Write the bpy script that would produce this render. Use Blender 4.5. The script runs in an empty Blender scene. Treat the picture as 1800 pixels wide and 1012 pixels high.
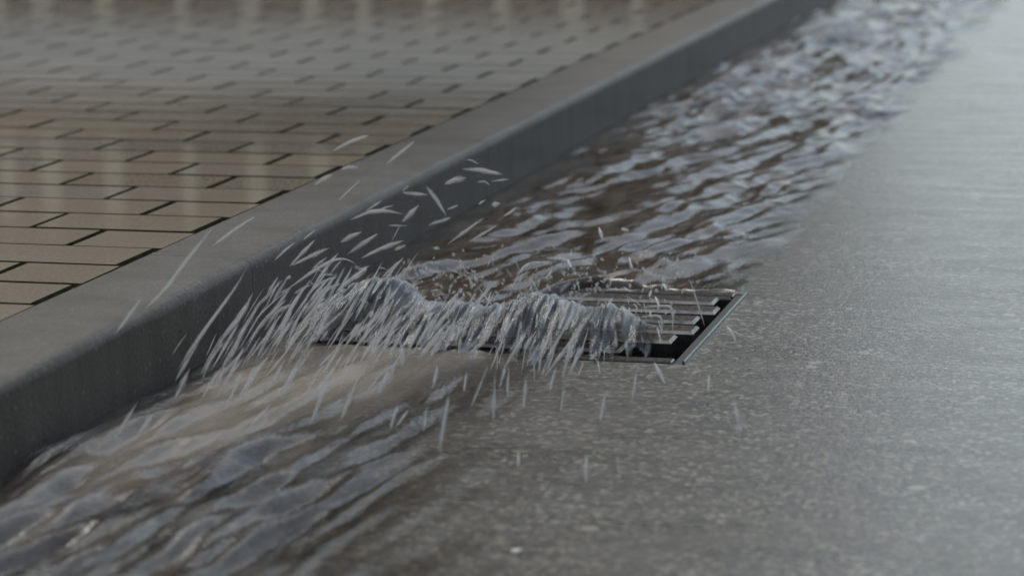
import bpy, bmesh, math, random
import numpy as np
from mathutils import Vector, Matrix
R = math.radians
C = bpy.context.scene.collection
rng = np.random.default_rng(11)
random.seed(5)

# ------------------------------------------------------------------ helpers
def tag(o, label=None, cat=None, group=None, kind=None):
    if label: o['label'] = label
    if cat: o['category'] = cat
    if group: o['group'] = group
    if kind: o['kind'] = kind
    return o

def mesh(name, V, F, m=None, parent=None, smooth=False):
    me = bpy.data.meshes.new(name)
    me.from_pydata([tuple(map(float, v)) for v in V], [], [tuple(int(i) for i in f) for f in F])
    me.validate(); me.update()
    if smooth:
        me.polygons.foreach_set('use_smooth', [True]*len(me.polygons))
    o = bpy.data.objects.new(name, me); C.objects.link(o)
    if m: me.materials.append(m)
    if parent: o.parent = parent
    return o

def empty(name, loc):
    o = bpy.data.objects.new(name, None); C.objects.link(o); o.location = loc
    o.empty_display_size = .05
    return o

class MB:
    def __init__(s): s.V = []; s.F = []; s.A = []
    def box(s, x0, x1, y0, y1, z0, z1, ch=0.0):
        """box whose top edges are chamfered by ch"""
        b = len(s.V)
        if ch <= 0:
            s.V += [(x0,y0,z0),(x1,y0,z0),(x1,y1,z0),(x0,y1,z0),(x0,y0,z1),(x1,y0,z1),(x1,y1,z1),(x0,y1,z1)]
            s.F += [(b,b+3,b+2,b+1),(b+4,b+5,b+6,b+7)] + [(b+i,b+(i+1)%4,b+4+(i+1)%4,b+4+i) for i in range(4)]
        else:
            c = ch
            s.V += [(x0,y0,z0),(x1,y0,z0),(x1,y1,z0),(x0,y1,z0),
                    (x0,y0,z1-c),(x1,y0,z1-c),(x1,y1,z1-c),(x0,y1,z1-c),
                    (x0+c,y0+c,z1),(x1-c,y0+c,z1),(x1-c,y1-c,z1),(x0+c,y1-c,z1)]
            s.F += [(b,b+3,b+2,b+1),(b+8,b+9,b+10,b+11)]
            for k in (0, 4):
                s.F += [(b+k+i,b+k+(i+1)%4,b+k+4+(i+1)%4,b+k+4+i) for i in range(4)]
        return s
    def drop(s, pts, r, seg=14):
        """a denser core inside a clearer skin of water"""
        s.strand(pts, r*1.12, 8, .42, 1.0, seg, .30); s.strand(pts, r*.62, 6, .55, 1.0, seg, -.08); return s
    def strand(s, pts, r, n=7, taper=.6, flat=1.0, seg=14, clear=0):
        """a tapered strand of water through pts (metres), round in section, pointed at both ends"""
        P = np.array(pts, float)
        if len(P) > 2:
            t = np.concatenate([[0], np.cumsum(np.linalg.norm(np.diff(P, axis=0), axis=1))]); t /= t[-1]
            u = np.linspace(0, 1, seg)
            Q = np.stack([np.interp(u, t, P[:, k]) for k in range(3)], 1)
            for _ in range(3):
                Q[1:-1] = .5*Q[1:-1] + .25*(Q[:-2]+Q[2:])
        else:
            u = np.linspace(0, 1, seg); Q = P[0] + (P[-1]-P[0])*u[:, None]
        prof = np.clip(np.sin(np.pi*u**random.uniform(.55, 1.7)), 0, 1)**(taper*random.uniform(.7, 1.1))
        prof *= 1 + .18*np.sin(u*9+random.random()*6)*(1-abs(2*u-1))
        b = len(s.V)
        for i in range(seg):
            d = Q[min(i+1, seg-1)]-Q[max(i-1, 0)]; d /= np.linalg.norm(d)+1e-9
            a = np.cross(d, (0.31, .92, .12)); a /= np.linalg.norm(a)+1e-9
            c = np.cross(d, a)
            rr = max(r*prof[i], r*.02)
            for k in range(n):
                th = 2*math.pi*k/n
                s.A.append(clear+.50*abs(2*u[i]-1)**3)
                s.V.append(tuple(Q[i]+rr*(math.cos(th)*a+flat*math.sin(th)*c)))
        for i in range(seg-1):
            for k in range(n):
                s.F.append((b+i*n+k, b+i*n+(k+1) % n, b+(i+1)*n+(k+1) % n, b+(i+1)*n+k))
        s.F.append(tuple(b+k for k in reversed(range(n))))
        s.F.append(tuple(b+(seg-1)*n+k for k in range(n)))
        return s
    def build(s, name, m, parent=None, smooth=False):
        o = mesh(name, s.V, s.F, m, parent, smooth)
        if len(s.A) == len(s.V):
            at = o.data.attributes.new('clear', 'FLOAT', 'POINT'); at.data.foreach_set('value', np.array(s.A, np.float32))
        return o

# gradient noise on numpy arrays
_perm = rng.permutation(512); _perm = np.concatenate([_perm, _perm])
_g = rng.uniform(0, 2*np.pi, 512); _gx, _gy = np.cos(_g), np.sin(_g)
def noise(x, y):
    xi = np.floor(x).astype(int); yi = np.floor(y).astype(int)
    xf = x-xi; yf = y-yi
    u = xf**3*(xf*(xf*6-15)+10); v = yf**3*(yf*(yf*6-15)+10)
    def g(i, j):
        h = _perm[(_perm[(xi+i) & 511]+yi+j) & 511]
        return _gx[h]*(xf-i)+_gy[h]*(yf-j)
    a = g(0,0)*(1-u)+g(1,0)*u; b = g(0,1)*(1-u)+g(1,1)*u
    return (a*(1-v)+b*v)*1.5
def fbm(x, y, o=3):
    s = 0; a = 1; t = 0
    for k in range(o):
        s = s+a*noise(x*2**k+k*17.3, y*2**k-k*9.1); t += a; a *= .5
    return s/t
def sstep(a, b, x):
    t = np.clip((x-a)/(b-a), 0, 1); return t*t*(3-2*t)

def grid(name, xs, ys, fn, m, parent=None, attr=None):
    X, Y = np.meshgrid(xs, ys)
    V = fn(X, Y)
    nx, ny = len(xs), len(ys)
    i = np.arange((ny-1)*(nx-1)); r = i//(nx-1); c = i % (nx-1); a = r*nx+c
    F = np.stack([a, a+1, a+nx+1, a+nx], 1)
    o = mesh(name, V.reshape(-1, 3), F, m, parent, True)
    for an, af in (attr or ()):
        at = o.data.attributes.new(an, 'FLOAT', 'POINT')
        at.data.foreach_set('value', af(X, Y).astype(np.float32).ravel())
    return o

# ------------------------------------------------------------------ materials
class NT:
    def __init__(s, name):
        s.m = bpy.data.materials.new(name); s.m.use_nodes = True
        s.t = s.m.node_tree; s.t.nodes.clear()
        s.out = s.n('ShaderNodeOutputMaterial')
        s.co = s.n('ShaderNodeTexCoord')
    def n(s, typ, **kw):
        nd = s.t.nodes.new(typ)
        for k, v in kw.items():
            if k.startswith('i_'):
                key = k[2:].replace('_', ' ')
                nd.inputs[key].default_value = v
            else: setattr(nd, k, v)
        return nd
    def l(s, a, b): s.t.links.new(a, b); return s
    def mapped(s, scale, rot=(0,0,0)):
        mp = s.n('ShaderNodeMapping'); mp.inputs['Scale'].default_value = scale; mp.inputs['Rotation'].default_value = rot
        s.l(s.co.outputs['Object'], mp.inputs['Vector']); return mp.outputs['Vector']
    def noise(s, vec, scale, detail=3, rough=.5):
        nd = s.n('ShaderNodeTexNoise'); s.l(vec, nd.inputs['Vector'])
        nd.inputs['Scale'].default_value = scale; nd.inputs['Detail'].default_value = detail; nd.inputs['Roughness'].default_value = rough
        return nd.outputs['Fac']
    def voro(s, vec, scale, feature='F1'):
        nd = s.n('ShaderNodeTexVoronoi'); s.l(vec, nd.inputs['Vector']); nd.inputs['Scale'].default_value = scale
        nd.feature = feature; return nd
    def ramp(s, fac, stops):
        nd = s.n('ShaderNodeValToRGB'); s.l(fac, nd.inputs['Fac']); e = nd.color_ramp.elements
        while len(e) < len(stops): e.new(.5)
        for el, (p, c) in zip(e, stops):
            el.position = p; el.color = (*c, 1) if not isinstance(c, (int, float)) else (c, c, c, 1)
        return nd.outputs['Color']
    def mix(s, fac, a, b, mode='MIX'):
        nd = s.n('ShaderNodeMix', data_type='RGBA', blend_type=mode)
        for sock, v in ((nd.inputs[0], fac), (nd.inputs[6], a), (nd.inputs[7], b)):
            if isinstance(v, (int, float)): sock.default_value = v if sock.type == 'VALUE' else (v, v, v, 1)
            elif isinstance(v, tuple): sock.default_value = (*v, 1)
            else: s.l(v, sock)
        return nd.outputs[2]
    def math(s, op, a, b=0.0):
        nd = s.n('ShaderNodeMath', operation=op)
        for sock, v in ((nd.inputs[0], a), (nd.inputs[1], b)):
            if isinstance(v, (int, float)): sock.default_value = v
            else: s.l(v, sock)
        return nd.outputs[0]
    def bump(s, h, dist, strength=1.0, nrm=None):
        nd = s.n('ShaderNodeBump'); s.l(h, nd.inputs['Height']); nd.inputs['Distance'].default_value = dist
        nd.inputs['Strength'].default_value = strength
        if nrm: s.l(nrm, nd.inputs['Normal'])
        return nd.outputs['Normal']
    def pbr(s, col, rough, nrm=None, spec=.5, coat=0, coat_r=.1, coat_n=None, metal=0, finish=True):
        p = s.n('ShaderNodeBsdfPrincipled')
        for k, v in (('Base Color', col), ('Roughness', rough), ('Specular IOR Level', spec), ('Coat Weight', coat), ('Coat Roughness', coat_r), ('Metallic', metal)):
            if isinstance(v, (int, float)): p.inputs[k].default_value = v
            elif isinstance(v, tuple): p.inputs[k].default_value = (*v, 1)
            else: s.l(v, p.inputs[k])
        if nrm: s.l(nrm, p.inputs['Normal'])
        if coat_n: s.l(coat_n, p.inputs['Coat Normal'])
        p.inputs['Coat IOR'].default_value = 1.33
        if finish: s.l(p.outputs[0], s.out.inputs['Surface'])
        return p.outputs[0]

def m_asphalt():
    t = NT('wet_asphalt'); o = t.co.outputs['Object']
    v1 = t.voro(o, 215); v2 = t.voro(o, 135); v3 = t.voro(o, 46)
    hue = t.n('ShaderNodeSeparateColor'); t.l(v1.outputs['Color'], hue.inputs[0])
    base = t.ramp(hue.outputs[0], [(0, (.007,.006,.005)), (.45, (.027,.0235,.0185)), (.80, (.098,.085,.064)), (1, (.26,.23,.175))])
    h2 = t.n('ShaderNodeSeparateColor'); t.l(v2.outputs['Color'], h2.inputs[0])
    stone = t.math('MULTIPLY', t.math('GREATER_THAN', h2.outputs[1], .940), t.math('LESS_THAN', v2.outputs['Distance'], .40))
    base = t.mix(stone, base, t.ramp(h2.outputs[2], [(0, (.17,.15,.12)), (1, (.33,.30,.25))]))
    h3 = t.n('ShaderNodeSeparateColor'); t.l(v3.outputs['Color'], h3.inputs[0])
    st3 = t.math('MULTIPLY', t.math('GREATER_THAN', h3.outputs[0], .982), t.math('LESS_THAN', v3.outputs['Distance'], .33))
    base = t.mix(st3, base, (.27,.24,.19))
    dirt = t.noise(o, 5, 4, .6)
    base = t.mix(t.ramp(dirt, [(.35, .05), (.7, .55)]), base, (.040,.030,.019))
    fine = t.noise(o, 420, 2)
    hgt = t.math('ADD', t.math('MULTIPLY', v1.outputs['Distance'], -.5), t.math('MULTIPLY', fine, .9))
    n1 = t.bump(hgt, .0011, .55)
    film = t.noise(t.mapped((1.0, 9, 1)), 4.0, 3, .55)           # ripples of the water film, long across the road
    n2 = t.bump(film, .0034, .62)
    mid = t.noise(o, 190, 3, .65)
    n3 = t.bump(mid, .0022, .85, n2)
    rgh = t.ramp(t.noise(t.mapped((1.2, 5, 1)), 5, 4), [(.3, .24), (.7, .40)])
    t.pbr(base, rgh, n1, .4, .55, .26, n3)
    return t.m

def m_concrete():
    t = NT('wet_kerb_concrete'); o = t.co.outputs['Object']
    g = t.noise(o, 260, 3, .6); s = t.noise(o, 7, 5, .6)
    col = t.ramp(g, [(.3, (.066,.058,.049)), (.55, (.108,.096,.083)), (.75, (.165,.148,.128))])
    col = t.mix(t.ramp(s, [(.35, 0), (.75, .6)]), col, (.082,.070,.056))
    drip = t.noise(t.mapped((9, 22, 2.2)), 1.0, 4, .6)
    col = t.mix(t.ramp(drip, [(.45, 0), (.68, .55)]), col, (.052,.040,.028))
    v = t.voro(o, 120); hv = t.n('ShaderNodeSeparateColor'); t.l(v.outputs['Color'], hv.inputs[0])
    spot = t.math('MULTIPLY', t.math('GREATER_THAN', hv.outputs[0], .965), t.math('LESS_THAN', v.outputs['Distance'], .22))
    col = t.mix(spot, col, (.17,.16,.145))
    pit = t.math('MULTIPLY', t.math('GREATER_THAN', hv.outputs[1], .95), t.math('LESS_THAN', v.outputs['Distance'], .25))
    col = t.mix(pit, col, (.045,.043,.04))
    n = t.bump(t.math('ADD', t.math('ADD', g, t.noise(o, 90, 4, .65)), t.math('MULTIPLY', pit, -.8)), .0013, .7)
    t.pbr(col, .6, n, .25, .20, .18)
    return t.m

def m_paver():
    t = NT('wet_paving_block'); o = t.co.outputs['Object']
    geo = t.n('ShaderNodeNewGeometry'); isl = geo.outputs['Random Per Island']
    col = t.ramp(isl, [(0, (.100,.070,.041)), (.3, (.168,.119,.072)), (.65, (.140,.109,.076)), (1, (.214,.156,.094))])
    g = t.noise(o, 230, 3, .65); s = t.noise(o, 9, 4, .6)
    col = t.mix(t.ramp(g, [(.42, .0), (.72, .75)]), col, (.30,.24,.175))
    col = t.mix(t.ramp(s, [(.4, 0), (.75, .45)]), col, (.15,.12,.075))
    n1 = t.bump(g, .0010, .45)
    film = t.noise(t.mapped((.8, 9, 1)), 6, 2)
    n2 = t.bump(film, .0009, .24)
    t.pbr(col, .5, n1, .3, 1.0, .04, n2)
    return t.m

def m_sand():
    t = NT('mossy_joint_sand'); o = t.co.outputs['Object']
    t.pbr(t.ramp(t.noise(o, 60, 4), [(.3, (.034,.029,.014)), (.7, (.085,.073,.036))]), .9, None, .15)
    return t.m

def m_iron():
    t = NT('wet_cast_iron'); o = t.co.outputs['Object']
    g = t.noise(o, 180, 3)
    col = t.ramp(t.noise(o, 22, 4, .6), [(.35, (.028,.024,.021)), (.7, (.066,.050,.038))])
    t.pbr(col, t.ramp(g, [(.3, .22), (.7, .42)]), t.bump(g, .0006, .5), .6, .6, .08, None, .25)
    return t.m

def m_worn():
    t = NT('worn_iron_edge'); o = t.co.outputs['Object']
    t.pbr(t.ramp(t.noise(o, 60, 3), [(.3, (.14,.12,.105)), (.6, (.32,.285,.25))]), .38, None, .5, 0, .1, None, .75); return t.m

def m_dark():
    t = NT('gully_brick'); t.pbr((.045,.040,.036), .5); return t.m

def m_water(name, deep, pale, murk0, murk1, stretch, rough=.012, ripple=.26):
    """murky flowing rain water: see-through film + silt + mirror-like surface by Fresnel"""
    t = NT(name); o = t.co.outputs['Object']
    silt = t.noise(t.mapped(stretch), 6, 4, .6)
    col = t.mix(t.ramp(silt, [(.35, 0), (.65, 1)]), deep, pale)
    red = t.noise(t.mapped((3, 1.4, 1)), 3.3, 3, .6)
    col = t.mix(t.ramp(red, [(.52, 0), (.66, .55)]), col, (.115,.070,.050))
    foam = t.n('ShaderNodeAttribute'); foam.attribute_name = 'foam'
    rip = t.noise(t.mapped((stretch[0]*9, stretch[1]*9, 1)), 7, 3, .6)
    nr = t.bump(rip, .0022, ripple)
    dif = t.n('ShaderNodeBsdfDiffuse'); t.l(col, dif.inputs['Color'])
    tra = t.n('ShaderNodeBsdfTransparent'); tra.inputs['Color'].default_value = (.80,.77,.73,1)
    dp = t.n('ShaderNodeAttribute'); dp.attribute_name = 'depth'
    mk = t.math('MULTIPLY', t.ramp(silt, [(.3, murk0), (.7, murk1)]), dp.outputs['Fac'])
    body = t.n('ShaderNodeMixShader'); t.l(mk, body.inputs[0]); t.l(tra.outputs[0], body.inputs[1]); t.l(dif.outputs[0], body.inputs[2])
    fd = t.n('ShaderNodeBsdfDiffuse'); fd.inputs['Color'].default_value = (.42,.44,.46,1)
    sa = t.n('ShaderNodeAttribute'); sa.attribute_name = 'sand'
    sdif = t.n('ShaderNodeBsdfDiffuse'); sdif.inputs['Color'].default_value = (.34,.285,.225,1)
    b1 = t.n('ShaderNodeMixShader'); t.l(sa.outputs['Fac'], b1.inputs[0]); t.l(body.outputs[0], b1.inputs[1]); t.l(sdif.outputs[0], b1.inputs[2])
    body = b1
    b2 = t.n('ShaderNodeMixShader'); t.l(foam.outputs['Fac'], b2.inputs[0]); t.l(body.outputs[0], b2.inputs[1]); t.l(fd.outputs[0], b2.inputs[2])
    gl = t.n('ShaderNodeBsdfGlossy'); gl.inputs['Roughness'].default_value = rough; t.l(nr, gl.inputs['Normal'])
    fr = t.n('ShaderNodeFresnel'); fr.inputs['IOR'].default_value = 1.44; t.l(nr, fr.inputs['Normal'])
    sh = t.n('ShaderNodeMixShader'); t.l(fr.outputs[0], sh.inputs[0]); t.l(b2.outputs[0], sh.inputs[1]); t.l(gl.outputs[0], sh.inputs[2])
    cv = t.n('ShaderNodeAttribute'); cv.attribute_name = 'cover'
    nothing = t.n('ShaderNodeBsdfTransparent'); fin = t.n('ShaderNodeMixShader')
    t.l(cv.outputs['Fac'], fin.inputs[0]); t.l(nothing.outputs[0], fin.inputs[1]); t.l(sh.outputs[0], fin.inputs[2])
    t.l(fin.outputs[0], t.out.inputs['Surface'])
    return t.m

def m_drop(name, col, clear):
    """aerated water: part clear, part whitened by bubbles, glossy skin"""
    t = NT(name); o = t.co.outputs['Object']
    p = t.pbr(col, .22, None, .5, finish=False)
    tl = t.n('ShaderNodeBsdfTranslucent'); tl.inputs['Color'].default_value = (*col, 1)
    m1 = t.n('ShaderNodeMixShader'); m1.inputs[0].default_value = .35; t.l(p, m1.inputs[1]); t.l(tl.outputs[0], m1.inputs[2])
    tr = t.n('ShaderNodeBsdfTransparent')
    m2 = t.n('ShaderNodeMixShader'); t.l(m1.outputs[0], m2.inputs[1]); t.l(tr.outputs[0], m2.inputs[2])
    ca = t.n('ShaderNodeAttribute'); ca.attribute_name = 'clear'
    sm = t.math('ADD', t.ramp(t.noise(o, 90, 2), [(.3, max(0, clear-.15)), (.7, min(1, clear+.15))]), ca.outputs['Fac']); sm.node.use_clamp = True
    t.l(sm, m2.inputs[0])
    t.l(m2.outputs[0], t.out.inputs['Surface'])
    return t.m

def m_plain(name, col, rough=.7, var=.25):
    t = NT(name); o = t.co.outputs['Object']
    c2 = tuple(c*(1-var) for c in col)
    t.pbr(t.mix(t.noise(o, 3, 4, .6), c2, col), rough); return t.m

WORN = m_worn()
BLACK = m_plain('wet_black_iron', (.055,.053,.051), .35)
ASPHALT, CONC, PAVER, SAND, IRON, DARK = m_asphalt(), m_concrete(), m_paver(), m_sand(), m_iron(), m_dark()
WATER_THIN = m_water('shallow_road_water', (.036,.037,.038), (.190,.158,.128), .35, .8, (4, 1.3, 1), .02, .55)
WATER = m_water('murky_stream_water', (.050,.037,.028), (.125,.096,.073), .5, .92, (5, 1.6, 1))
SPLASH = m_water('splashing_water', (.066,.082,.096), (.165,.185,.205), .25, .72, (30, 4, 4), .03, .35)  # aerated water; blue of the reflected sky is put into its body colour
DROP = m_drop('aerated_drop_water', (.74,.705,.66), .50)
MIST = m_drop('aerated_spray_water', (.74,.71,.675), .62)

# ------------------------------------------------------------------ setting
H = .084            # kerb upstand above the water line
W = .1226           # kerb width
ZR = -.004          # road surface
GX0, GX1, GY0, GY1 = .050, .481, .505, .862   # gully opening

# ground sheet under everything
tag(mesh('ground', [(-400,-400,-.7),(400,-400,-.7),(400,400,-.7),(-400,400,-.7)], [(0,1,2,3)], m_plain('soil', (.08,.07,.055))),
    'flat dark ground under and around the street', 'ground', kind='structure')

xs = [-.02, GX0, GX1, 12]; ys = [-40, GY0, GY1, 60]
V = [(x, y, ZR) for y in ys for x in xs]
F = [(r*4+c, r*4+c+1, r*4+c+5, r*4+c+4) for r in range(3) for c in range(3) if not (r == 1 and c == 1)]
tag(mesh('road', V, F, ASPHALT), 'wet grey asphalt road beside the kerb', 'road', kind='structure')

# block paving in stretcher bond, every block modelled with chamfered edges
mb = MB(); y0 = .2779; pit = .1015; px = .2042; xi = -W-.010; xa = -W-.1149
for k in range(-14, 84):
    ya, yb = y0+pit*k+.0032, y0+pit*(k+1)-.0032
    cuts = []
    if k % 2 == 0:
        x = xi
    else:
        cuts.append((xa+.0045, -W-.0015)); x = xa-.0045
    while x > -4.2:
        cuts.append((x-px+.0075, x)); x -= px
    for (a, b) in cuts:
        z = H-.001+random.uniform(-.0004, .0004)
        mb.box(a+random.uniform(0, .0012), b-random.uniform(0, .0012), ya+random.uniform(0, .001), yb-random.uniform(0, .001), H-.05, z)
blocks = mb.build('pavement', PAVER)
blocks.data.materials.append(SAND)
for p in blocks.data.polygons:
    if p.normal.z < .5: p.material_index = 1
tag(blocks, 'tan rectangular block paving in stretcher bond behind the kerb', 'pavement', kind='structure')
bed = mesh('pavement_bed', [(-4.6,-40,H-.0055),(-W-.0005,-40,H-.0055),(-W-.0005,60,H-.0055),(-4.6,60,H-.0055)], [(0,1,2,3)], SAND)
bed.parent = blocks
far = MB()
far.box(-30, -4.25, -40, 60, H-.05, H-.0015); far.box(-4.22, -W-.004, 8.85, 60, H-.05, H-.0015); far.box(-4.22, -W-.004, -40, -1.2, H-.05, H-.0015)
fp = far.build('pavement_far_slab', PAVER, blocks)

# kerb stones: one profile, extruded, each stone an object
def kerb_stone(name, ya, yb):
    r = .014
    prof = [(-W, -.16), (-W, H-.003), (-W+.003, H)]
    for i in range(9):
        a = math.pi/2*(1-i/8)
        prof.append((-r+r*math.cos(a), H-r+r*math.sin(a)))
    prof += [(0, -.16)]
    n = len(prof); L = 60 if yb-ya < 1.5 else 2
    ysl = list(np.linspace(ya+.0005, yb-.0005, L))
    V, F = [], []
    for j, y in enumerate(ysl):
        edge = 0
        for i, (x, z) in enumerate(prof):
            ww = .0007*math.sin(y*23+i)*(1 if 2 < i < 12 else 0)
            V.append((x+(edge if i < 2 else -edge if i > 3 else 0), y, z-edge*(1.0 if 1 < i < 9 else 0)+ww*.5))
    for j in range(len(ysl)-1):
        for i in range(n-1):
            F.append((j*n+i, (j+1)*n+i, (j+1)*n+i+1, j*n+i+1))
    F.append(tuple(range(n))); F.append(tuple((len(ysl)-1)*n+i for i in reversed(range(n))))
    o = mesh(name, V, F, CONC, None, True)
    for p in o.data.polygons[-2:]: p.use_smooth = False
    o.data.set_sharp_from_angle(angle=R(50))
    return o
kj = .540
ks = [(-3.12, -2.205), (-2.205, -1.29), (-1.29, -.375), (-.375, kj), (kj, 1.455), (1.455, 2.37), (2.37, 3.285), (3.285, 4.2), (4.2, 5.115), (5.115, 6.03), (6.03, 6.945)]
klab = {-.375: 'grey kerb stone at the near end, left of the fine joint beside the drain grate',
        kj: 'grey kerb stone right beside the drain grate, just behind the fine joint',
        1.455: 'grey kerb stone behind the splash, along the middle of the rippling stream',
        2.37: 'blurred grey kerb stone along the upper stretch of the stream',
        3.285: 'farthest visible grey kerb stone at the top edge of the picture'}
for a, b in ks:
    if a in klab:
        tag(kerb_stone('kerb_stone', a, b), klab[a], 'kerb stone', 'kerb stones along the road')
tag(kerb_stone('kerb', -40, -.375), 'long run of grey kerb outside the near edge', 'kerb', kind='structure')
tag(kerb_stone('kerb', 4.2, 60), 'long run of grey kerb beyond the far edge', 'kerb', kind='structure')

# ------------------------------------------------------------------ drain grate
G = tag(empty('drain_grate', (.2655, GY0, -.003)), 'black cast iron drain grate with level bars set in the gutter', 'drain grate')
def gpart(mbx, name, m, sm=False):
    o = mbx.build(name, m, None, sm); o.parent = G; o.matrix_parent_inverse = Matrix.Translation(G.location).inverted(); return o
zt = -.0015
fr = MB()
fr.box(GX0, GX0+.022, GY0, GY1, zt-.06, zt, .0015)
fr.box(GX0+.022, GX1-.0135, GY1-.018, GY1, zt-.06, zt, .0015)
fr.box(GX0+.022, GX1-.0135, GY0, GY0+.016, zt-.06, zt, .0015)
gpart(fr, 'frame', IRON)
sd = MB(); sd.box(GX1-.0135, GX1-.0028, GY0, GY1, zt-.05, zt-.003, .001)
gpart(sd, 'side_ledge', BLACK)
lp = MB(); lp.box(GX1-.0028, GX1, GY0, GY1, zt-.06, zt+.0015, .0012)
gpart(lp, 'raised_rim', IRON)
bars = [(.560, .405), (.611, .448), (.659, .462), (.710, .453), (.763, .465), (.814, .454)]
for yb, xe in bars:
    b = MB(); w = .035
    b.box(GX0+.023, xe, yb-w/2, yb+w/2, zt-.034, zt+.001, .0030)
    o = gpart(b, 'bar', IRON); o.data.materials.append(WORN)
    for p in list(o.data.polygons)[6:10]: p.material_index = 1
b = MB(); b.box(.425, GX1-.0145, .836, GY1-.0185, zt-.03, zt-.0015, .002)
gpart(b, 'corner_plate', IRON)
for xr in (.155, .27, .385):
    b = MB(); b.box(xr-.005, xr+.005, GY0+.017, GY1-.019, zt-.058, zt-.032)
    gpart(b, 'cross_rib', IRON)
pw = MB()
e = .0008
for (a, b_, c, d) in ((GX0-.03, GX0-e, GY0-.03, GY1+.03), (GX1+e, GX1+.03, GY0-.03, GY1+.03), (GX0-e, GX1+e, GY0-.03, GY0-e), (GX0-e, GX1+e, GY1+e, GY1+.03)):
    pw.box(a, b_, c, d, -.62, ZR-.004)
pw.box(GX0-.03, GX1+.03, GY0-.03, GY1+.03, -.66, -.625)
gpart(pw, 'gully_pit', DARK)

# ------------------------------------------------------------------ running water
def hup(X, Y):
    """height of the rippling stream above the grate"""
    wx = X-.27*Y+.016*noise(X*9, Y*4+3); wy = Y+.03*noise(X*7+5, Y*5)
    dsh = .55*X                                            # crests lean with the flow
    a = fbm(wx*14, wy*2.7, 2)
    b = 1-np.abs(fbm(wx*13+8, (wy-.25*X)*3.8+4, 2))*2.2
    c = noise(wx*34, (wy+.3*X)*7.5)
    d = noise(wx*66+3, wy*26)
    far = sstep(.9, 2.6, Y)
    edge = sstep(.52, .38, X+.05*fbm(X*3, Y*3.2, 3))
    bank = sstep(0, .10, X)
    amp = edge*(.35+.65*bank)
    h = .0098*a+.0050*b+.0034*c+.0016*d
    h = h*(1.0+.45*far)*(1+.75*fbm(X*5+3, Y*1.7, 2))+.0046*noise((X-.33*Y)*7+2, Y*1.1)
    base = .002-.0105*sstep(.38, .53, X+.04*fbm(X*2+9, Y*3, 3))
    return base+h*amp
def up(X, Y):
    Z = hup(X, Y)
    yend = np.where(X > .30, .868+.012*noise(X*30, X*0+2.2), .868-.20*sstep(.30, .22, X))
    drop = sstep(0.012, -.03, Y-yend)
    Z = Z-.05*drop*sstep(.03, .05, X)-.004*drop
    return np.stack([X, Y, Z], -1)
def foam_up(X, Y):
    return np.clip((hup(X, Y)-.0105)*50, 0, .12)*sstep(.5, 1.6, Y)
ysu = np.concatenate([np.arange(.63, 1.6, .0042), np.arange(1.6, 3.2, .0062), np.arange(3.2, 7.6, .011), np.arange(7.61, 22, .03)])
wo = grid('water', np.arange(-.004, .565, .0042), ysu, up, WATER, None, [('foam', foam_up), ('depth', lambda X, Y: sstep(.52, .40, X+.05*fbm(X*3+9, Y*3, 3))), ('cover', lambda X, Y: sstep(.53, .40, X+.09*fbm((X-.3*Y)*11+9, Y*3, 3)))])
tag(wo, 'brown rippling rain water running down the gutter to the drain grate', 'water', kind='structure')

def hdn(X, Y):
    wx = X-.08*Y+.012*noise(X*8, Y*3)
    sk = X-.22*(.5-Y)*0
    a = fbm(wx*27, Y*3.2, 3)
    b = 1-np.abs(fbm(wx*24+3, Y*2.6+7, 2))*2.3
    c = noise(wx*52, Y*9); d = noise(wx*90, Y*24)
    edge = sstep(.40, .22, X+.05*fbm(X*4, Y*2.4+1, 2)-.03*(.5-Y))
    near = sstep(.50, .42, Y)
    h = (.0088*a+.0056*b+.0032*c+.0010*d)*(.25+.75*edge)*(.35+.65*sstep(.46, .25, Y))*(1+.8*sstep(.22, -.02, Y))
    base = .001-.0030*sstep(.24, .47, X-.05*(.5-Y))
    return base+h
def dn(X, Y):
    Z = hdn(X, Y)
    return np.stack([X, Y, Z], -1)
def foam_dn(X, Y):
    return np.clip((hdn(X, Y)-.0105)*50, 0, .12)
def sand_dn(X, Y):
    k = sstep(.17, .03, np.abs(X-.05-.26*(Y-.05)-.05*fbm(X*6, Y*3, 2)))*sstep(-.65, .40, Y)
    return np.clip(k*(.62+.6*fbm((X-.1*Y)*16, Y*4, 3)), 0, .85)*sstep(.02, .07, X)
wd = grid('water', np.arange(-.004, .60, .0036), np.concatenate([np.arange(-3, -.62, .012), np.arange(-.61, .5035, .0048)]), dn, WATER_THIN, None, [('foam', foam_dn), ('sand', sand_dn), ('depth', lambda X, Y: .85*sstep(.36, .14, X+.06*fbm(X*4, Y*2+5, 3)-.10*(.5-Y))), ('cover', lambda X, Y: sstep(.44, .22, X+.10*fbm((X-.24*Y)*12, Y*2.4+1, 3)-.10*(.5-Y)))])
tag(wd, 'shallow brown water spreading over the road in front of the drain grate', 'water', kind='structure')

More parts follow.
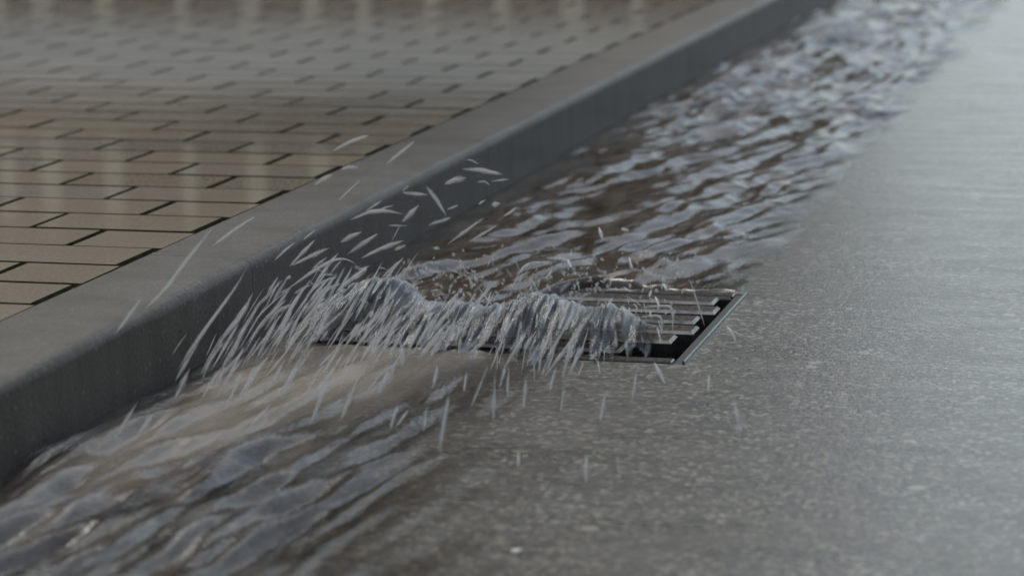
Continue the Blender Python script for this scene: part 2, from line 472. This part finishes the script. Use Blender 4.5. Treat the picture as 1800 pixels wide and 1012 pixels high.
# the surge of water that jumps up over the near bars of the grate
def surge():
    us = np.linspace(0, 1, 330); vs = np.linspace(0, 1, 96)
    Uu, Vv = np.meshgrid(us, vs)
    x = .052+.383*Uu
    hx = np.interp(us, [0, .08, .18, .27, .36, .5, .62, .74, .84, .90, .96, 1], [.014, .040, .058, .060, .047, .042, .046, .042, .050, .044, .022, .003])
    hx = hx*(1+.30*noise(us*7, us*0+.5)+.07*noise(us*23, us*0+4.5))
    hh = np.tile(hx, (len(vs), 1))
    # profile: back foot -> crest -> front foot
    yb = np.interp(vs, [0, .2, .34, .42, .6, .8, 1], [.672, .628, .598, .584, .552, .522, .486])
    zb = np.interp(vs, [0, .2, .34, .42, .6, .8, 1], [-.012, .45, .93, 1.0, .74, .32, -.005])
    for _ in range(6):
        yb[1:-1] = .5*yb[1:-1]+.25*(yb[:-2]+yb[2:]); zb[1:-1] = .5*zb[1:-1]+.25*(zb[:-2]+zb[2:])
    y = np.tile(yb[:, None], (1, len(us))); z = zb[:, None]*hh
    lean = .05*(Vv-.42)*(.7-Uu)
    toe = .030*noise(us*9, us*0+7.7)+.016*noise(us*27, us*0+1.7)
    y = y+toe[None, :]*sstep(.55, 1, Vv)+.010*noise(us*7, us*0+3.1)[None, :]
    xx = x-lean*1.0
    rid = noise(us[None, :]*26+4*lean*6, Vv*1.8)*.0058+noise(us[None, :]*64+lean*20, Vv*3.2)*.0034+noise(us[None, :]*150+lean*30, Vv*5)*.0016
    k = sstep(0, .15, Vv)*sstep(1.02, .86, Vv)*np.clip(hh/.03, .1, 1)
    y = y-rid*k*1.2; z = z+rid*k*.9
    V = np.stack([xx, y, z-.001], -1).reshape(-1, 3)
    nx, ny = len(us), len(vs)
    i = np.arange((ny-1)*(nx-1)); r = i//(nx-1); c = i % (nx-1); a = r*nx+c
    F = np.stack([a, a+nx, a+nx+1, a+1], 1)
    o = mesh('splash', V, F, SPLASH, None, True)
    at = o.data.attributes.new('foam', 'FLOAT', 'POINT')
    fo = np.clip(.40*np.exp(-((Vv-.40)/.07)**2)+1.0*np.clip(noise(us[None, :]*75+lean*18, Vv*3.0)-.30, 0, 1)*sstep(.2, .5, Vv), 0, .85)
    at.data.foreach_set('value', fo.astype(np.float32).ravel())
    rag = fbm(us[None, :]*38+lean*16, Vv*3.0+5, 3)
    cvr = sstep(1.02, .62, Vv+.62*rag+.10*np.abs(2*Uu-1)**4)*sstep(1.0, .93, Uu+.05*rag)
    for an, av in (('depth', np.ones_like(Vv)), ('cover', cvr)):
        ad = o.data.attributes.new(an, 'FLOAT', 'POINT'); ad.data.foreach_set('value', av.astype(np.float32).ravel())
    return o
tag(surge(), 'bluish ridge of water surging up over the near bars of the drain grate', 'splash', kind='stuff')

# ------------------------------------------------------------------ flying drops
DROPS = [
["longest pale streak of water slanting across the kerb top beside the kerb joint",[[88.7,230.0,176.3],[62.9,223.3,144.6],[41.1,216.7,115.1],[19.7,210.0,95.3]],2.69],
["faint thin water streak over the kerb top just behind the kerb joint",[[1.6,560.0,128.3],[-20.7,550.0,113.8],[-47.2,540.0,94.3]],2.15],
["bluish drop at the back edge of the kerb, lower one of a close pair",[[-51.7,950.0,112.1],[-61.0,940.0,107.0],[-72.5,930.0,99.1]],3.15],
["bluish level drop at the kerb's back edge, upper one of a close pair",[[-18.0,950.0,120.7],[-27.1,940.0,122.0],[-36.9,930.0,120.4]],3.14],
["slanted white drop over the far end of the kerb top, all by itself",[[55.0,950.0,155.2],[39.7,940.0,141.6],[22.1,930.0,127.3]],3.12],
["faint broad streak of water flying over the brown paving blocks",[[-3.4,950.0,161.2],[-26.0,940.0,153.0],[-48.7,930.0,141.3]],3.14],
["hair thin slanting water streak over the kerb top above the bright kerb edge",[[13.5,865.1,119.7],[-11.3,845.1,94.8]],1.36],
["very small thin drop just under the bright front edge of the kerb",[[32.5,656.2,96.8],[22.7,636.2,87.2]],1.58],
["thin slanted streak on the kerb face left of the V shaped pair",[[42.8,562.1,99.2],[33.1,552.1,90.8],[23.5,542.1,80.5]],1.83],
["left arm of a V shaped pair of streaks on the kerb face",[[45.5,616.3,92.7],[32.0,606.3,77.6],[20.0,596.3,63.8]],2.5],
["right arm of a V shaped pair of streaks on the kerb face",[[58.8,624.5,82.1],[38.8,614.5,73.1],[20.2,604.5,64.2]],2.5],
["short thin streak right below the V shaped pair on the kerb face",[[36.6,678.5,61.7],[23.1,658.5,49.5]],1.91],
["short plump pale drop in the middle of the kerb face",[[42.8,779.4,72.1],[32.9,769.4,68.2],[21.5,759.4,61.6]],3.3],
["plump slanting streak just below the short plump drop on the kerb face",[[63.6,775.8,71.4],[49.3,765.8,61.3],[31.4,755.8,49.2]],3.29],
["tiny thin drop just under the kerb edge above the bent streak",[[34.6,878.6,92.5],[19.5,858.6,81.6]],1.7],
["",[[55.4,865.4,89.7],[48.0,855.4,88.4],[38.4,845.4,85.1]],1.69],
["bent boomerang shaped streak high on the kerb face",[[82.3,815.6,87.2],[63.6,808.9,92.5],[44.8,802.2,91.8],[20.0,795.6,81.5]],2.67],
["plump bright drop with a thin tail standing on the dark kerb face",[[87.6,858.4,91.7],[80.0,848.4,82.9],[70.9,838.4,72.8]],3.7],
["",[[91.9,775.1,84.3],[88.0,765.1,72.6],[84.1,755.1,62.3]],0.98],
["",[[79.2,838.6,69.6],[59.8,818.6,73.2]],1.34],
["long low slanting streak reaching from the spray to the kerb face",[[100.6,761.8,66.9],[76.1,751.8,58.7],[51.5,741.8,47.1]],2.94],
["",[[92.6,791.7,55.9],[83.1,771.7,52.6]],3.29],
["arched streak bending over into a long thin tail on the kerb face",[[98.8,597.7,69.3],[90.6,593.7,76.7],[80.9,589.7,77.8],[65.7,585.7,70.5],[50.4,581.7,61.3],[21.4,577.7,40.9]],2.48],
["short fat bright drop under the arched streak",[[79.0,691.9,50.8],[74.8,681.9,44.1],[68.6,671.9,36.7]],3.83],
["",[[42.3,715.4,53.7],[36.7,705.4,45.5],[29.6,695.4,35.4]],2.26],
["longest streak of water falling down the dark kerb face, below the kerb joint",[[93.2,299.7,125.7],[81.9,293.1,104.1],[56.4,286.4,70.6],[20.9,279.7,21.1]],2.78],
["thick straight streak on the kerb face just right of the longest falling one",[[40.0,444.0,69.6],[32.4,434.0,50.3],[21.0,424.0,29.1]],2.64],
["thin needle of water in the lower middle of the kerb face",[[39.4,527.6,64.0],[31.9,517.6,54.5],[20.2,507.6,39.4]],1.51],
["",[[142.9,649.6,40.4],[124.8,639.6,32.2],[104.6,629.6,20.6]],3.14],
["kinked streak ending near the stream left of the drain grate",[[54.4,525.0,40.2],[37.2,518.3,32.9],[31.0,511.6,23.5],[25.3,505.0,12.3]],3.03],
["thin bent streak touching the stream in front of the grate's kerb corner",[[61.9,480.9,53.8],[42.7,470.9,35.7],[24.5,460.9,10.9]],2.09],
["",[[95.8,555.6,64.8],[78.0,550.6,60.8],[64.6,545.6,52.0],[54.7,540.6,32.0],[40.8,535.6,10.7]],2.45],
["",[[81.7,601.4,47.8],[68.1,594.7,44.2],[60.4,588.0,37.0],[48.7,581.4,12.6]],2.79],
["",[[117.2,709.8,57.2],[105.3,699.8,46.9],[92.7,689.8,34.0]],2.56],
["",[[180.6,580.7,64.7],[159.8,574.0,44.7],[130.8,567.4,34.4],[105.1,560.7,11.0]],3.37],
["",[[133.6,557.2,56.5],[106.7,550.5,47.5],[82.5,543.9,26.2],[68.2,537.2,11.4]],2.14],
["",[[101.6,485.7,28.7],[98.6,475.7,19.8],[95.6,465.7,11.5]],3.56],
["",[[104.8,279.5,31.7],[100.1,259.5,12.5]],2.47],
["",[[161.7,249.0,42.9],[155.1,239.0,27.7],[149.7,229.0,12.2]],4.04],
["",[[80.1,316.2,42.3],[73.9,306.2,27.6],[67.7,296.2,13.6]],2.51],
["",[[135.2,305.2,49.9],[122.3,295.2,31.7],[107.7,285.2,13.5]],1.94],
["",[[191.1,267.1,35.6],[183.9,257.1,23.7],[177.4,247.1,11.9]],4.32],
["",[[244.3,273.9,36.4],[240.5,263.9,24.7],[236.1,253.9,13.0]],3.5],
["",[[280.6,308.4,35.6],[281.1,298.4,23.9],[280.5,288.4,12.9]],2.71],
["lone bright streak standing upright where the kerb face meets the near stream",[[62.8,218.5,41.1],[57.6,208.5,26.6],[52.5,198.5,12.2]],2.96],
["nearest bright streak by the kerb face, farthest down the gutter to the left",[[74.1,71.6,43.9],[66.8,61.6,29.3],[59.6,51.6,14.3]],2.52],
["tiny thin streak low on the kerb face beside the longest falling streak",[[27.9,370.1,41.7],[25.3,360.1,30.2],[22.8,350.1,19.4]],1.14],
["thin streak nearly touching the stream at the foot of the kerb face",[[54.9,338.5,42.1],[48.0,328.5,27.8],[40.5,318.5,12.9]],1.41],
["",[[84.3,302.9,45.4],[78.1,292.9,28.6],[71.3,282.9,12.4]],2.22],
["",[[94.5,219.3,44.0],[87.5,209.3,29.5],[79.3,199.3,13.3]],2.68],
["",[[123.0,233.6,34.8],[118.3,223.6,23.1],[113.7,213.6,11.4]],2.68],
["short thick streak at the front kerb edge, under the longest streak over the kerb top",[[47.1,151.7,121.9],[37.7,141.7,106.5],[26.0,131.7,89.0]],2.34],
["",[[122.8,206.2,46.6],[116.9,196.2,29.6],[110.5,186.2,11.4]],3.19],
["",[[80.7,92.3,28.6],[71.0,72.3,12.1]],2.8],
["",[[127.5,225.6,41.8],[113.0,205.6,12.8]],2.41],
["",[[176.7,138.6,32.4],[169.1,128.6,22.8],[160.0,118.6,12.2]],2.31],
["pale streak landing at the near edge of the brownish shallow water",[[224.5,159.8,53.4],[217.5,149.8,32.1],[211.1,139.8,12.5]],3.09],
["long pale streak falling in front of the grate over brownish shallow water",[[243.5,174.7,42.8],[239.4,164.7,27.9],[234.2,154.7,12.6]],2.58],
["",[[251.9,273.9,41.7],[245.1,263.9,27.7],[237.8,253.9,12.5]],3.23],
["left arm of a small V of streaks above the wet road",[[292.3,150.0,32.6],[291.0,140.0,23.4],[290.3,130.0,13.9]],2.29],
["right arm of a small V of streaks above the wet road",[[296.8,168.8,25.5],[293.3,158.8,18.3],[289.4,148.8,11.6]],1.79],
["",[[320.7,145.0,35.2],[322.5,135.0,24.7],[323.8,125.0,14.3]],2.02],
["longest upright streak falling on the road below the splash",[[359.2,90.9,60.6],[356.5,80.9,35.5],[354.9,70.9,12.2]],2.7],
["",[[312.4,297.1,30.7],[314.0,287.1,22.6],[315.1,277.1,13.4]],2.42],
["",[[352.8,237.1,54.6],[345.9,227.1,32.9],[338.5,217.1,12.8]],2.1],
["",[[372.7,187.1,59.0],[374.5,177.1,35.7],[375.8,167.1,14.0]],2.3],
["",[[358.7,283.1,41.5],[360.1,273.1,28.0],[362.1,263.1,13.5]],2.4],
["",[[425.5,361.9,85.2],[399.3,351.9,47.7],[373.0,341.9,11.7]],3.29],
["short upright streak just in front of the middle of the grate",[[384.4,249.9,39.5],[385.8,239.9,26.3],[386.6,229.9,12.0]],2.62],
["",[[426.1,229.5,38.2],[426.3,219.5,25.7],[427.1,209.5,13.8]],1.81],
["upright streak falling in front of the grate's right half",[[468.7,214.1,38.6],[468.3,204.1,25.7],[468.0,194.1,11.8]],2.55],
["",[[480.6,289.9,45.3],[480.6,279.9,29.2],[479.4,269.9,12.1]],2.11],
["faint wide streak leaning right beneath the grate's near right corner",[[478.8,371.5,29.3],[486.0,361.5,21.2],[494.2,351.5,12.2]],2.99],
["short upright drop on its own just right of the grate's near corner",[[537.8,346.1,26.6],[539.2,336.1,19.6],[540.6,326.1,12.2]],2.41],
["faint leaning streak over the road, farthest right of all drops",[[587.4,206.3,35.6],[592.8,196.3,24.4],[596.1,186.3,12.6]],2.51],
["faint leaning drop beside the right edge of the grate",[[517.4,534.2,32.4],[526.4,524.2,26.6],[532.9,514.2,18.4]],2.59],
["short upright drop low over the dark road, left of a longer one",[[430.1,57.7,24.8],[434.9,37.7,13.0]],1.92],
["bright upright drop nearest the viewer, alone over the dark road",[[499.2,18.0,34.2],[501.5,8.0,23.9],[503.4,-2.0,13.2]],2.33],
["",[[519.6,41.9,28.9],[526.0,21.9,12.7]],1.17],
["",[[396.0,409.4,34.2],[393.7,399.4,22.6],[392.1,389.4,12.8]],2.79],
["",[[399.1,308.5,40.2],[397.1,298.5,26.4],[395.5,288.5,11.6]],2.14],
["larger square hook of water hanging over the grate bars",[[419.7,561.8,40.8],[438.2,557.8,44.1],[455.9,553.8,46.8],[460.3,549.8,44.2],[460.5,545.8,31.3],[460.0,541.8,15.9]],1.76],
["smaller square hook of water nested left of the larger hook over the grate bars",[[424.5,550.8,33.6],[440.7,545.8,37.1],[449.6,540.8,37.3],[451.2,535.8,27.0],[451.6,530.8,17.9]],2.05],
["thin long streak leaning right over the ends of the grate bars",[[468.6,592.0,67.4],[478.3,582.0,46.7],[488.7,572.0,21.3]],1.48],
["",[[420.6,637.6,38.8],[431.7,617.6,29.7]],3.02],
["",[[419.5,686.5,42.8],[428.8,666.5,37.7]],3.08],
["",[[400.0,624.0,32.8],[407.8,614.0,29.5],[405.6,604.0,20.4]],1.51],
["",[[410.0,671.8,37.2],[411.8,651.8,33.1]],3.07],
["",[[365.6,556.5,54.4],[355.6,546.5,36.1],[345.7,536.5,17.8]],2.67],
["thin curved drop highest of all against the far kerb face",[[109.4,972.2,130.0],[123.3,962.2,130.3],[134.8,952.2,127.2]],1.04],
["faint long level streak beneath the highest thin curved drop",[[114.8,941.5,122.7],[143.0,931.5,123.5],[174.3,921.5,120.2]],3.41],
["plump oval drop against the far kerb face below the faint level streak",[[126.5,930.8,114.2],[115.1,920.8,112.7],[102.3,910.8,108.4]],4.11],
["small hook shaped drop right of the plump oval drop",[[137.5,932.0,108.7],[150.5,922.0,111.3],[160.4,912.0,108.2]],1.7],
["thin level streak farthest right against the kerb face",[[154.8,926.8,110.6],[186.8,906.8,117.3]],1.36],
["thick streak tilting down to the right against the kerb face, unlike all others",[[93.3,864.7,114.8],[110.9,854.7,98.4],[125.5,844.7,81.4]],3.02],
["level streak ending at the top of the streak that tilts right",[[81.9,910.4,95.5],[67.2,900.4,97.4],[54.7,890.4,100.8]],2.74],
["",[[46.0,916.4,96.4],[63.8,896.4,109.1]],1.37],
["",[[131.2,877.3,89.7],[121.7,857.3,86.7]],1.68],
["",[[130.3,851.6,79.0],[119.3,841.6,76.3],[104.7,831.6,71.5]],3.01],
["",[[161.7,889.6,95.4],[156.8,869.6,91.7]],1.68],
["round white drop at the kerb foot beside the rippling stream",[[184.9,869.7,94.4],[180.2,849.7,95.6]],3.67],
["",[[213.8,841.1,96.5],[209.6,831.1,91.4],[199.9,821.1,86.1]],2.31],
["",[[188.8,795.8,91.5],[167.4,785.8,76.0],[146.1,775.8,60.5]],2.95],
["",[[204.5,787.9,83.3],[175.9,767.9,66.1]],2.28],
["pale teardrop hanging over the brown stream behind the grate",[[318.1,809.4,81.4],[328.1,789.4,68.8]],3.23],
["small level drop above the brown stream behind the grate",[[341.9,822.0,76.6],[355.2,802.0,77.9]],3.56],
["",[[373.1,723.4,64.1],[382.1,703.4,52.2]],3.13],
["",[[298.1,741.6,55.1],[308.4,721.6,48.2]],3.49],
["",[[295.6,683.7,61.4],[281.2,677.0,63.5],[266.8,670.3,59.8],[255.2,663.7,39.7]],2.81],
["",[[292.3,700.5,49.8],[287.7,680.5,43.9]],2.82],
["",[[130.7,769.9,57.7],[146.6,749.9,60.6]],3.57],
["",[[149.1,677.7,36.4],[136.9,667.7,33.4],[125.4,657.7,28.6]],2.85],
["",[[218.5,649.0,41.3],[233.5,639.0,27.9],[248.3,629.0,14.7]],1.86],
["",[[217.6,651.6,33.1],[212.1,631.6,16.0]],2.49],
["",[[270.5,696.5,49.8],[257.8,689.8,44.2],[253.0,683.2,38.9],[251.5,676.5,30.6]],2.51],
["",[[273.4,673.6,46.6],[282.4,663.6,37.5],[290.1,653.6,28.9]],1.55],
["",[[297.2,454.1,49.1],[292.4,444.1,30.4],[271.0,434.1,12.3]],3.16],
["",[[413.9,352.7,94.5],[387.6,342.7,49.3],[372.6,332.7,11.6]],3.01],
["",[[345.7,318.8,33.3],[343.6,298.8,12.8]],2.71],
["",[[398.4,399.7,28.5],[391.7,379.7,11.6]],2.78]
]
sp = MB()
for lab, P, r in DROPS:
    P = [tuple(c/1000 for c in q) for q in P]; r = r/1000*.80
    if lab:
        o = P[len(P)//2]
        d = MB().drop([tuple(a-b for a, b in zip(q, o)) for q in P], r, 18)
        ob = d.build('water_drop', DROP, None, True); ob.location = o
        tag(ob, lab, 'water drop', 'water drops flying up from the drain')
    else:
        sp.drop(P, r)
# fine spray: short ligaments on ballistic paths thrown up by the surge
g = 9.81
def bal(p, v, t): return (p[0]+v[0]*t, p[1]+v[1]*t, p[2]+v[2]*t-.5*g*t*t)
def ok(q): return q[2] > .003 and (q[0] > .008 or q[2] > H+.005)
cnt = 0
while cnt < 150:
    u = random.random()
    x = .07+.36*u
    p = (x, random.uniform(.52, .66), .03+random.random()*.015)
    v = (random.gauss(-.28+.55*u, .18), random.gauss(-.55, .35), abs(random.gauss(.35, .28)))
    t = random.uniform(0, .12); dt = random.uniform(.014, .034)
    pts = [bal(p, v, t+dt*k/4) for k in range(5)]
    if not all(ok(q) for q in pts): continue
    if pts[-1][1] < .40-.12*random.random() or max(q[2] for q in pts) > .085*(1-.5*u)+.01: continue
    sp.strand(pts, random.uniform(.0006, .0018), 6, .6, 1, 9, .08); cnt += 1
# tangled curls behind the crest
cnt = 0
while cnt < 95:
    u = random.random()**1.2
    x = .09+.25*u; y = random.uniform(.62, .84); z0 = random.uniform(.006, .030+.028*(1-u))
    L = random.uniform(.010, .034); a = random.uniform(0, math.tau); kx = random.gauss(0, 30)
    pts = []; hdg = a; q = np.array([x, y, z0])
    for k in range(7):
        pts.append(tuple(q)); hdg += kx*L/7
        q = q+np.array([math.cos(hdg)*.8, -.25, math.sin(hdg)])*L/6
    if not all(ok(q) for q in pts): continue
    sp.strand(pts, random.uniform(.0008, .0022), 6, .4, 1, 10, .22); cnt += 1
# strands thrown forward and down over the near edge
cnt = 0
while cnt < 125:
    u = random.random()**1.15
    x = .085+.33*u; y = random.uniform(.36, .57-.10*u); z = random.uniform(.010, .075-.05*u)
    d = np.array([-.36+.36*u+random.gauss(0, .13), -.30, -.50+random.gauss(0, .14)]); d /= np.linalg.norm(d)
    L = random.choice((.010, .018, .026, .036, .048, .064))*random.uniform(.8, 1.2)
    p0 = np.array([x, y, z])+d*-L*.5; bow = random.gauss(.0014, .0025); p1 = p0+d*L*.5+np.array([bow*.6, 0, bow]); p2 = p0+d*L
    if not (ok(p0) and ok(p1) and ok(p2)): continue
    sp.drop([p0, p1, p2], random.choice((.0006, .0009, .0013, .0018, .0027))*random.uniform(.8, 1.2), 12); cnt += 1
# long pale strands raining on the shallow water by the kerb
cnt = 0
while cnt < 150:
    x = random.uniform(.03, .25); y = random.uniform(.24, .62); z = random.uniform(.008, .040+.05*random.random()*(x < .16))
    d = np.array([-.30+random.gauss(0, .05), -.24, -.52+random.gauss(0, .06)]); d /= np.linalg.norm(d)
    L = random.uniform(.030, .065); p1 = np.array([x, y, z]); p0 = p1-d*L*.5; p2 = p1+d*L*.5; p1 = p1+np.array([0, 0, .0012])
    if not (ok(p0) and ok(p1) and ok(p2)): continue
    sp.drop([p0, p1, p2], random.choice((.0007, .0010, .0014, .0020, .0028))*random.uniform(.85, 1.15), 11); cnt += 1
# small beads
for _ in range(190):
    x = random.uniform(.10, .44); y = random.uniform(.64, .84); z = random.uniform(.008, .05)
    r = random.uniform(.001, .0026)
    sp.strand([(x, y, z), (x+random.gauss(0, .003), y-.002, z+random.uniform(.002, .008))], r*.8, 6, .45, 1, 6)
spray = sp.build('spray', MIST, None, True)
tag(spray, 'dense pale spray of drops and strands above and in front of the drain grate', 'spray', kind='stuff')

# ------------------------------------------------------------------ pebbles
def pebble(x, y, a, b, c, col, lab):
    bm = bmesh.new(); bmesh.ops.create_icosphere(bm, subdivisions=2, radius=1)
    for v in bm.verts:
        k = 1+.18*math.sin(v.co.x*5+x*90)+.12*math.sin(v.co.y*7+y*50)
        v.co = Vector((v.co.x*a*k, v.co.y*b*k, v.co.z*c))
    me = bpy.data.meshes.new('pebble'); bm.to_mesh(me); bm.free()
    me.polygons.foreach_set('use_smooth', [True]*len(me.polygons))
    o = bpy.data.objects.new('pebble', me); C.objects.link(o); o.location = (x, y, ZR+c*.6)
    me.materials.append(m_plain('pebble_stone', col, .5)); tag(o, lab, 'pebble')
pebble(.482, -.138, .0042, .006, .0016, (.66,.63,.57), 'pale pebble lying alone on the dark road at the bottom middle')

# ------------------------------------------------------------------ the house across the street end, seen only as a reflection
hs = tag(empty('timber_house', (-8, 14, 0)), 'brown boarded house with cream battens at the end of the street', 'house')
def hpart(mbx, name, m):
    o = mbx.build(name, m); o.parent = hs; o.matrix_parent_inverse = Matrix.Translation(hs.location).inverted(); return o
BX0, BX1 = -26, -2.15
w = MB(); w.box(BX0, BX1, 14, 22, -.6, 9.4); hpart(w, 'wall', m_plain('brown_boarding', (.190,.115,.055), .8, .45))
w = MB(); w.box(BX0, BX1-.02, 13.9, 13.998, 1.10, 1.60); hpart(w, 'pale_band', m_plain('pale_render', (.80,.735,.65), .7, .06))
BAT = m_plain('cream_battens', (.80,.63,.40), .7, .15); x = -16.5
while x < BX1-.3:
    ww = random.uniform(.07, .15)
    w = MB(); w.box(x, x+ww, 13.93, 13.998, .09, 1.097); hpart(w, 'batten', BAT)
    w = MB(); w.box(x, x+ww, 13.93, 13.998, 1.98, 2.50); hpart(w, 'batten', BAT); x += random.uniform(.30, .60)
w = MB(); w.V = [(BX0-.4,13.4,9.402),(BX1+.3,13.4,9.402),(BX1+.3,22.4,9.402),(BX0-.4,22.4,9.402),(BX0-.4,18,11.6),(BX1+.3,18,11.6)]
w.F = [(0,1,5,4),(2,3,4,5),(1,2,5),(3,0,4),(3,2,1,0)]; hpart(w, 'roof', m_plain('roof_tile', (.10,.075,.06)))

# ------------------------------------------------------------------ added house across the street, outside the frame, only to shade the kerb face
ho = tag(empty('kerb_shade_house', (13, 2, 0)), 'long brown brick house added opposite, out of view, to shade the kerb face', 'house')
def opart(mbx, name, m):
    o = mbx.build(name, m); o.parent = ho; o.matrix_parent_inverse = Matrix.Translation(ho.location).inverted(); return o
w = MB(); w.box(12.2, 20, -18, 9, -.6, 7.5); opart(w, 'wall', m_plain('brown_brick', (.16,.105,.075), .85, .4))
w = MB(); w.V = [(11.8,-18.3,7.502),(20.4,-18.3,7.502),(20.4,9.3,7.502),(11.8,9.3,7.502),(16,-18.3,10.4),(16,9.3,10.4)]
w.F = [(0,4,5,3),(1,2,5,4),(0,1,4),(2,3,5),(3,2,1,0)]; opart(w, 'roof', m_plain('slate', (.06,.06,.065)))
wm = m_plain('dark_glass', (.03,.035,.04), .08); fm = m_plain('window_white', (.5,.5,.48), .5)
for z in (1.0, 4.3):
    for y in range(-16, 8, 4):
        w = MB(); w.box(12.13, 12.197, y, y+1.4, z, z+1.5); f = opart(w, 'window', fm)
        w = MB(); w.box(12.11, 12.128, y+.1, y+1.3, z+.1, z+1.4); g_ = opart(w, 'pane', wm); g_.parent = f; g_.matrix_parent_inverse = Matrix.Translation(ho.location).inverted()

# ------------------------------------------------------------------ light
SUN_EL, SUN_AZ = R(55), R(-30)      # azimuth from +y towards +x
wd_ = bpy.data.worlds.new('World'); bpy.context.scene.world = wd_; wd_.use_nodes = True
nt = wd_.node_tree; nt.nodes.clear()
sky = nt.nodes.new('ShaderNodeTexSky'); sky.sky_type = 'NISHITA'; sky.sun_disc = False
sky.sun_elevation = SUN_EL; sky.sun_rotation = SUN_AZ; sky.dust_density = 3; sky.air_density = 1.0; sky.ozone_density = 1
hsv = nt.nodes.new('ShaderNodeHueSaturation'); hsv.inputs['Saturation'].default_value = .72
bg = nt.nodes.new('ShaderNodeBackground'); bg.inputs['Strength'].default_value = .15
ow = nt.nodes.new('ShaderNodeOutputWorld')
tint = nt.nodes.new('ShaderNodeMix'); tint.data_type = 'RGBA'; tint.blend_type = 'MULTIPLY'; tint.inputs[0].default_value = 1; tint.inputs[7].default_value = (.91, .995, .985, 1)
nt.links.new(sky.outputs[0], hsv.inputs['Color']); nt.links.new(hsv.outputs[0], tint.inputs[6]); nt.links.new(tint.outputs[2], bg.inputs['Color']); nt.links.new(bg.outputs[0], ow.inputs['Surface'])
sl = bpy.data.lights.new('sun', 'SUN'); sl.energy = .65; sl.angle = R(24); sl.color = (1, .93, .84)
so = bpy.data.objects.new('sun', sl); C.objects.link(so)
dvec = Vector((math.sin(SUN_AZ)*math.cos(SUN_EL), math.cos(SUN_AZ)*math.cos(SUN_EL), math.sin(SUN_EL)))
so.rotation_euler = dvec.to_track_quat('Z', 'Y').to_euler(); so.location = dvec*30

# ------------------------------------------------------------------ camera (fitted to kerb, paving grid and grate)
Fw = Vector((-.26723529, .94321042, -.19733071)); Rt = Vector((.9630048, .26878516, -.01939841)); Up = Vector((-.03474279, .19521436, .98014504))
cd = bpy.data.cameras.new('camera'); cam = bpy.data.objects.new('camera', cd); C.objects.link(cam)
M = Matrix((Rt, Up, -Fw)).transposed().to_4x4(); M.translation = Vector((.97865053, -1.88991553, .57008203)); cam.matrix_world = M
cd.sensor_width = 36; cd.lens = 4330.4/1800*36; cd.clip_start = .05; cd.clip_end = 2000
cd.dof.use_dof = True; cd.dof.focus_distance = 2.62; cd.dof.aperture_fstop = 5.6
sc = bpy.context.scene; sc.camera = cam
sc.view_settings.view_transform = 'Standard'; sc.view_settings.look = 'None'; sc.view_settings.exposure = .42; sc.view_settings.gamma = 1
sc.render.engine = 'CYCLES'
sc.cycles.use_denoising = True; sc.cycles.transparent_max_bounces = 40; sc.cycles.max_bounces = 8
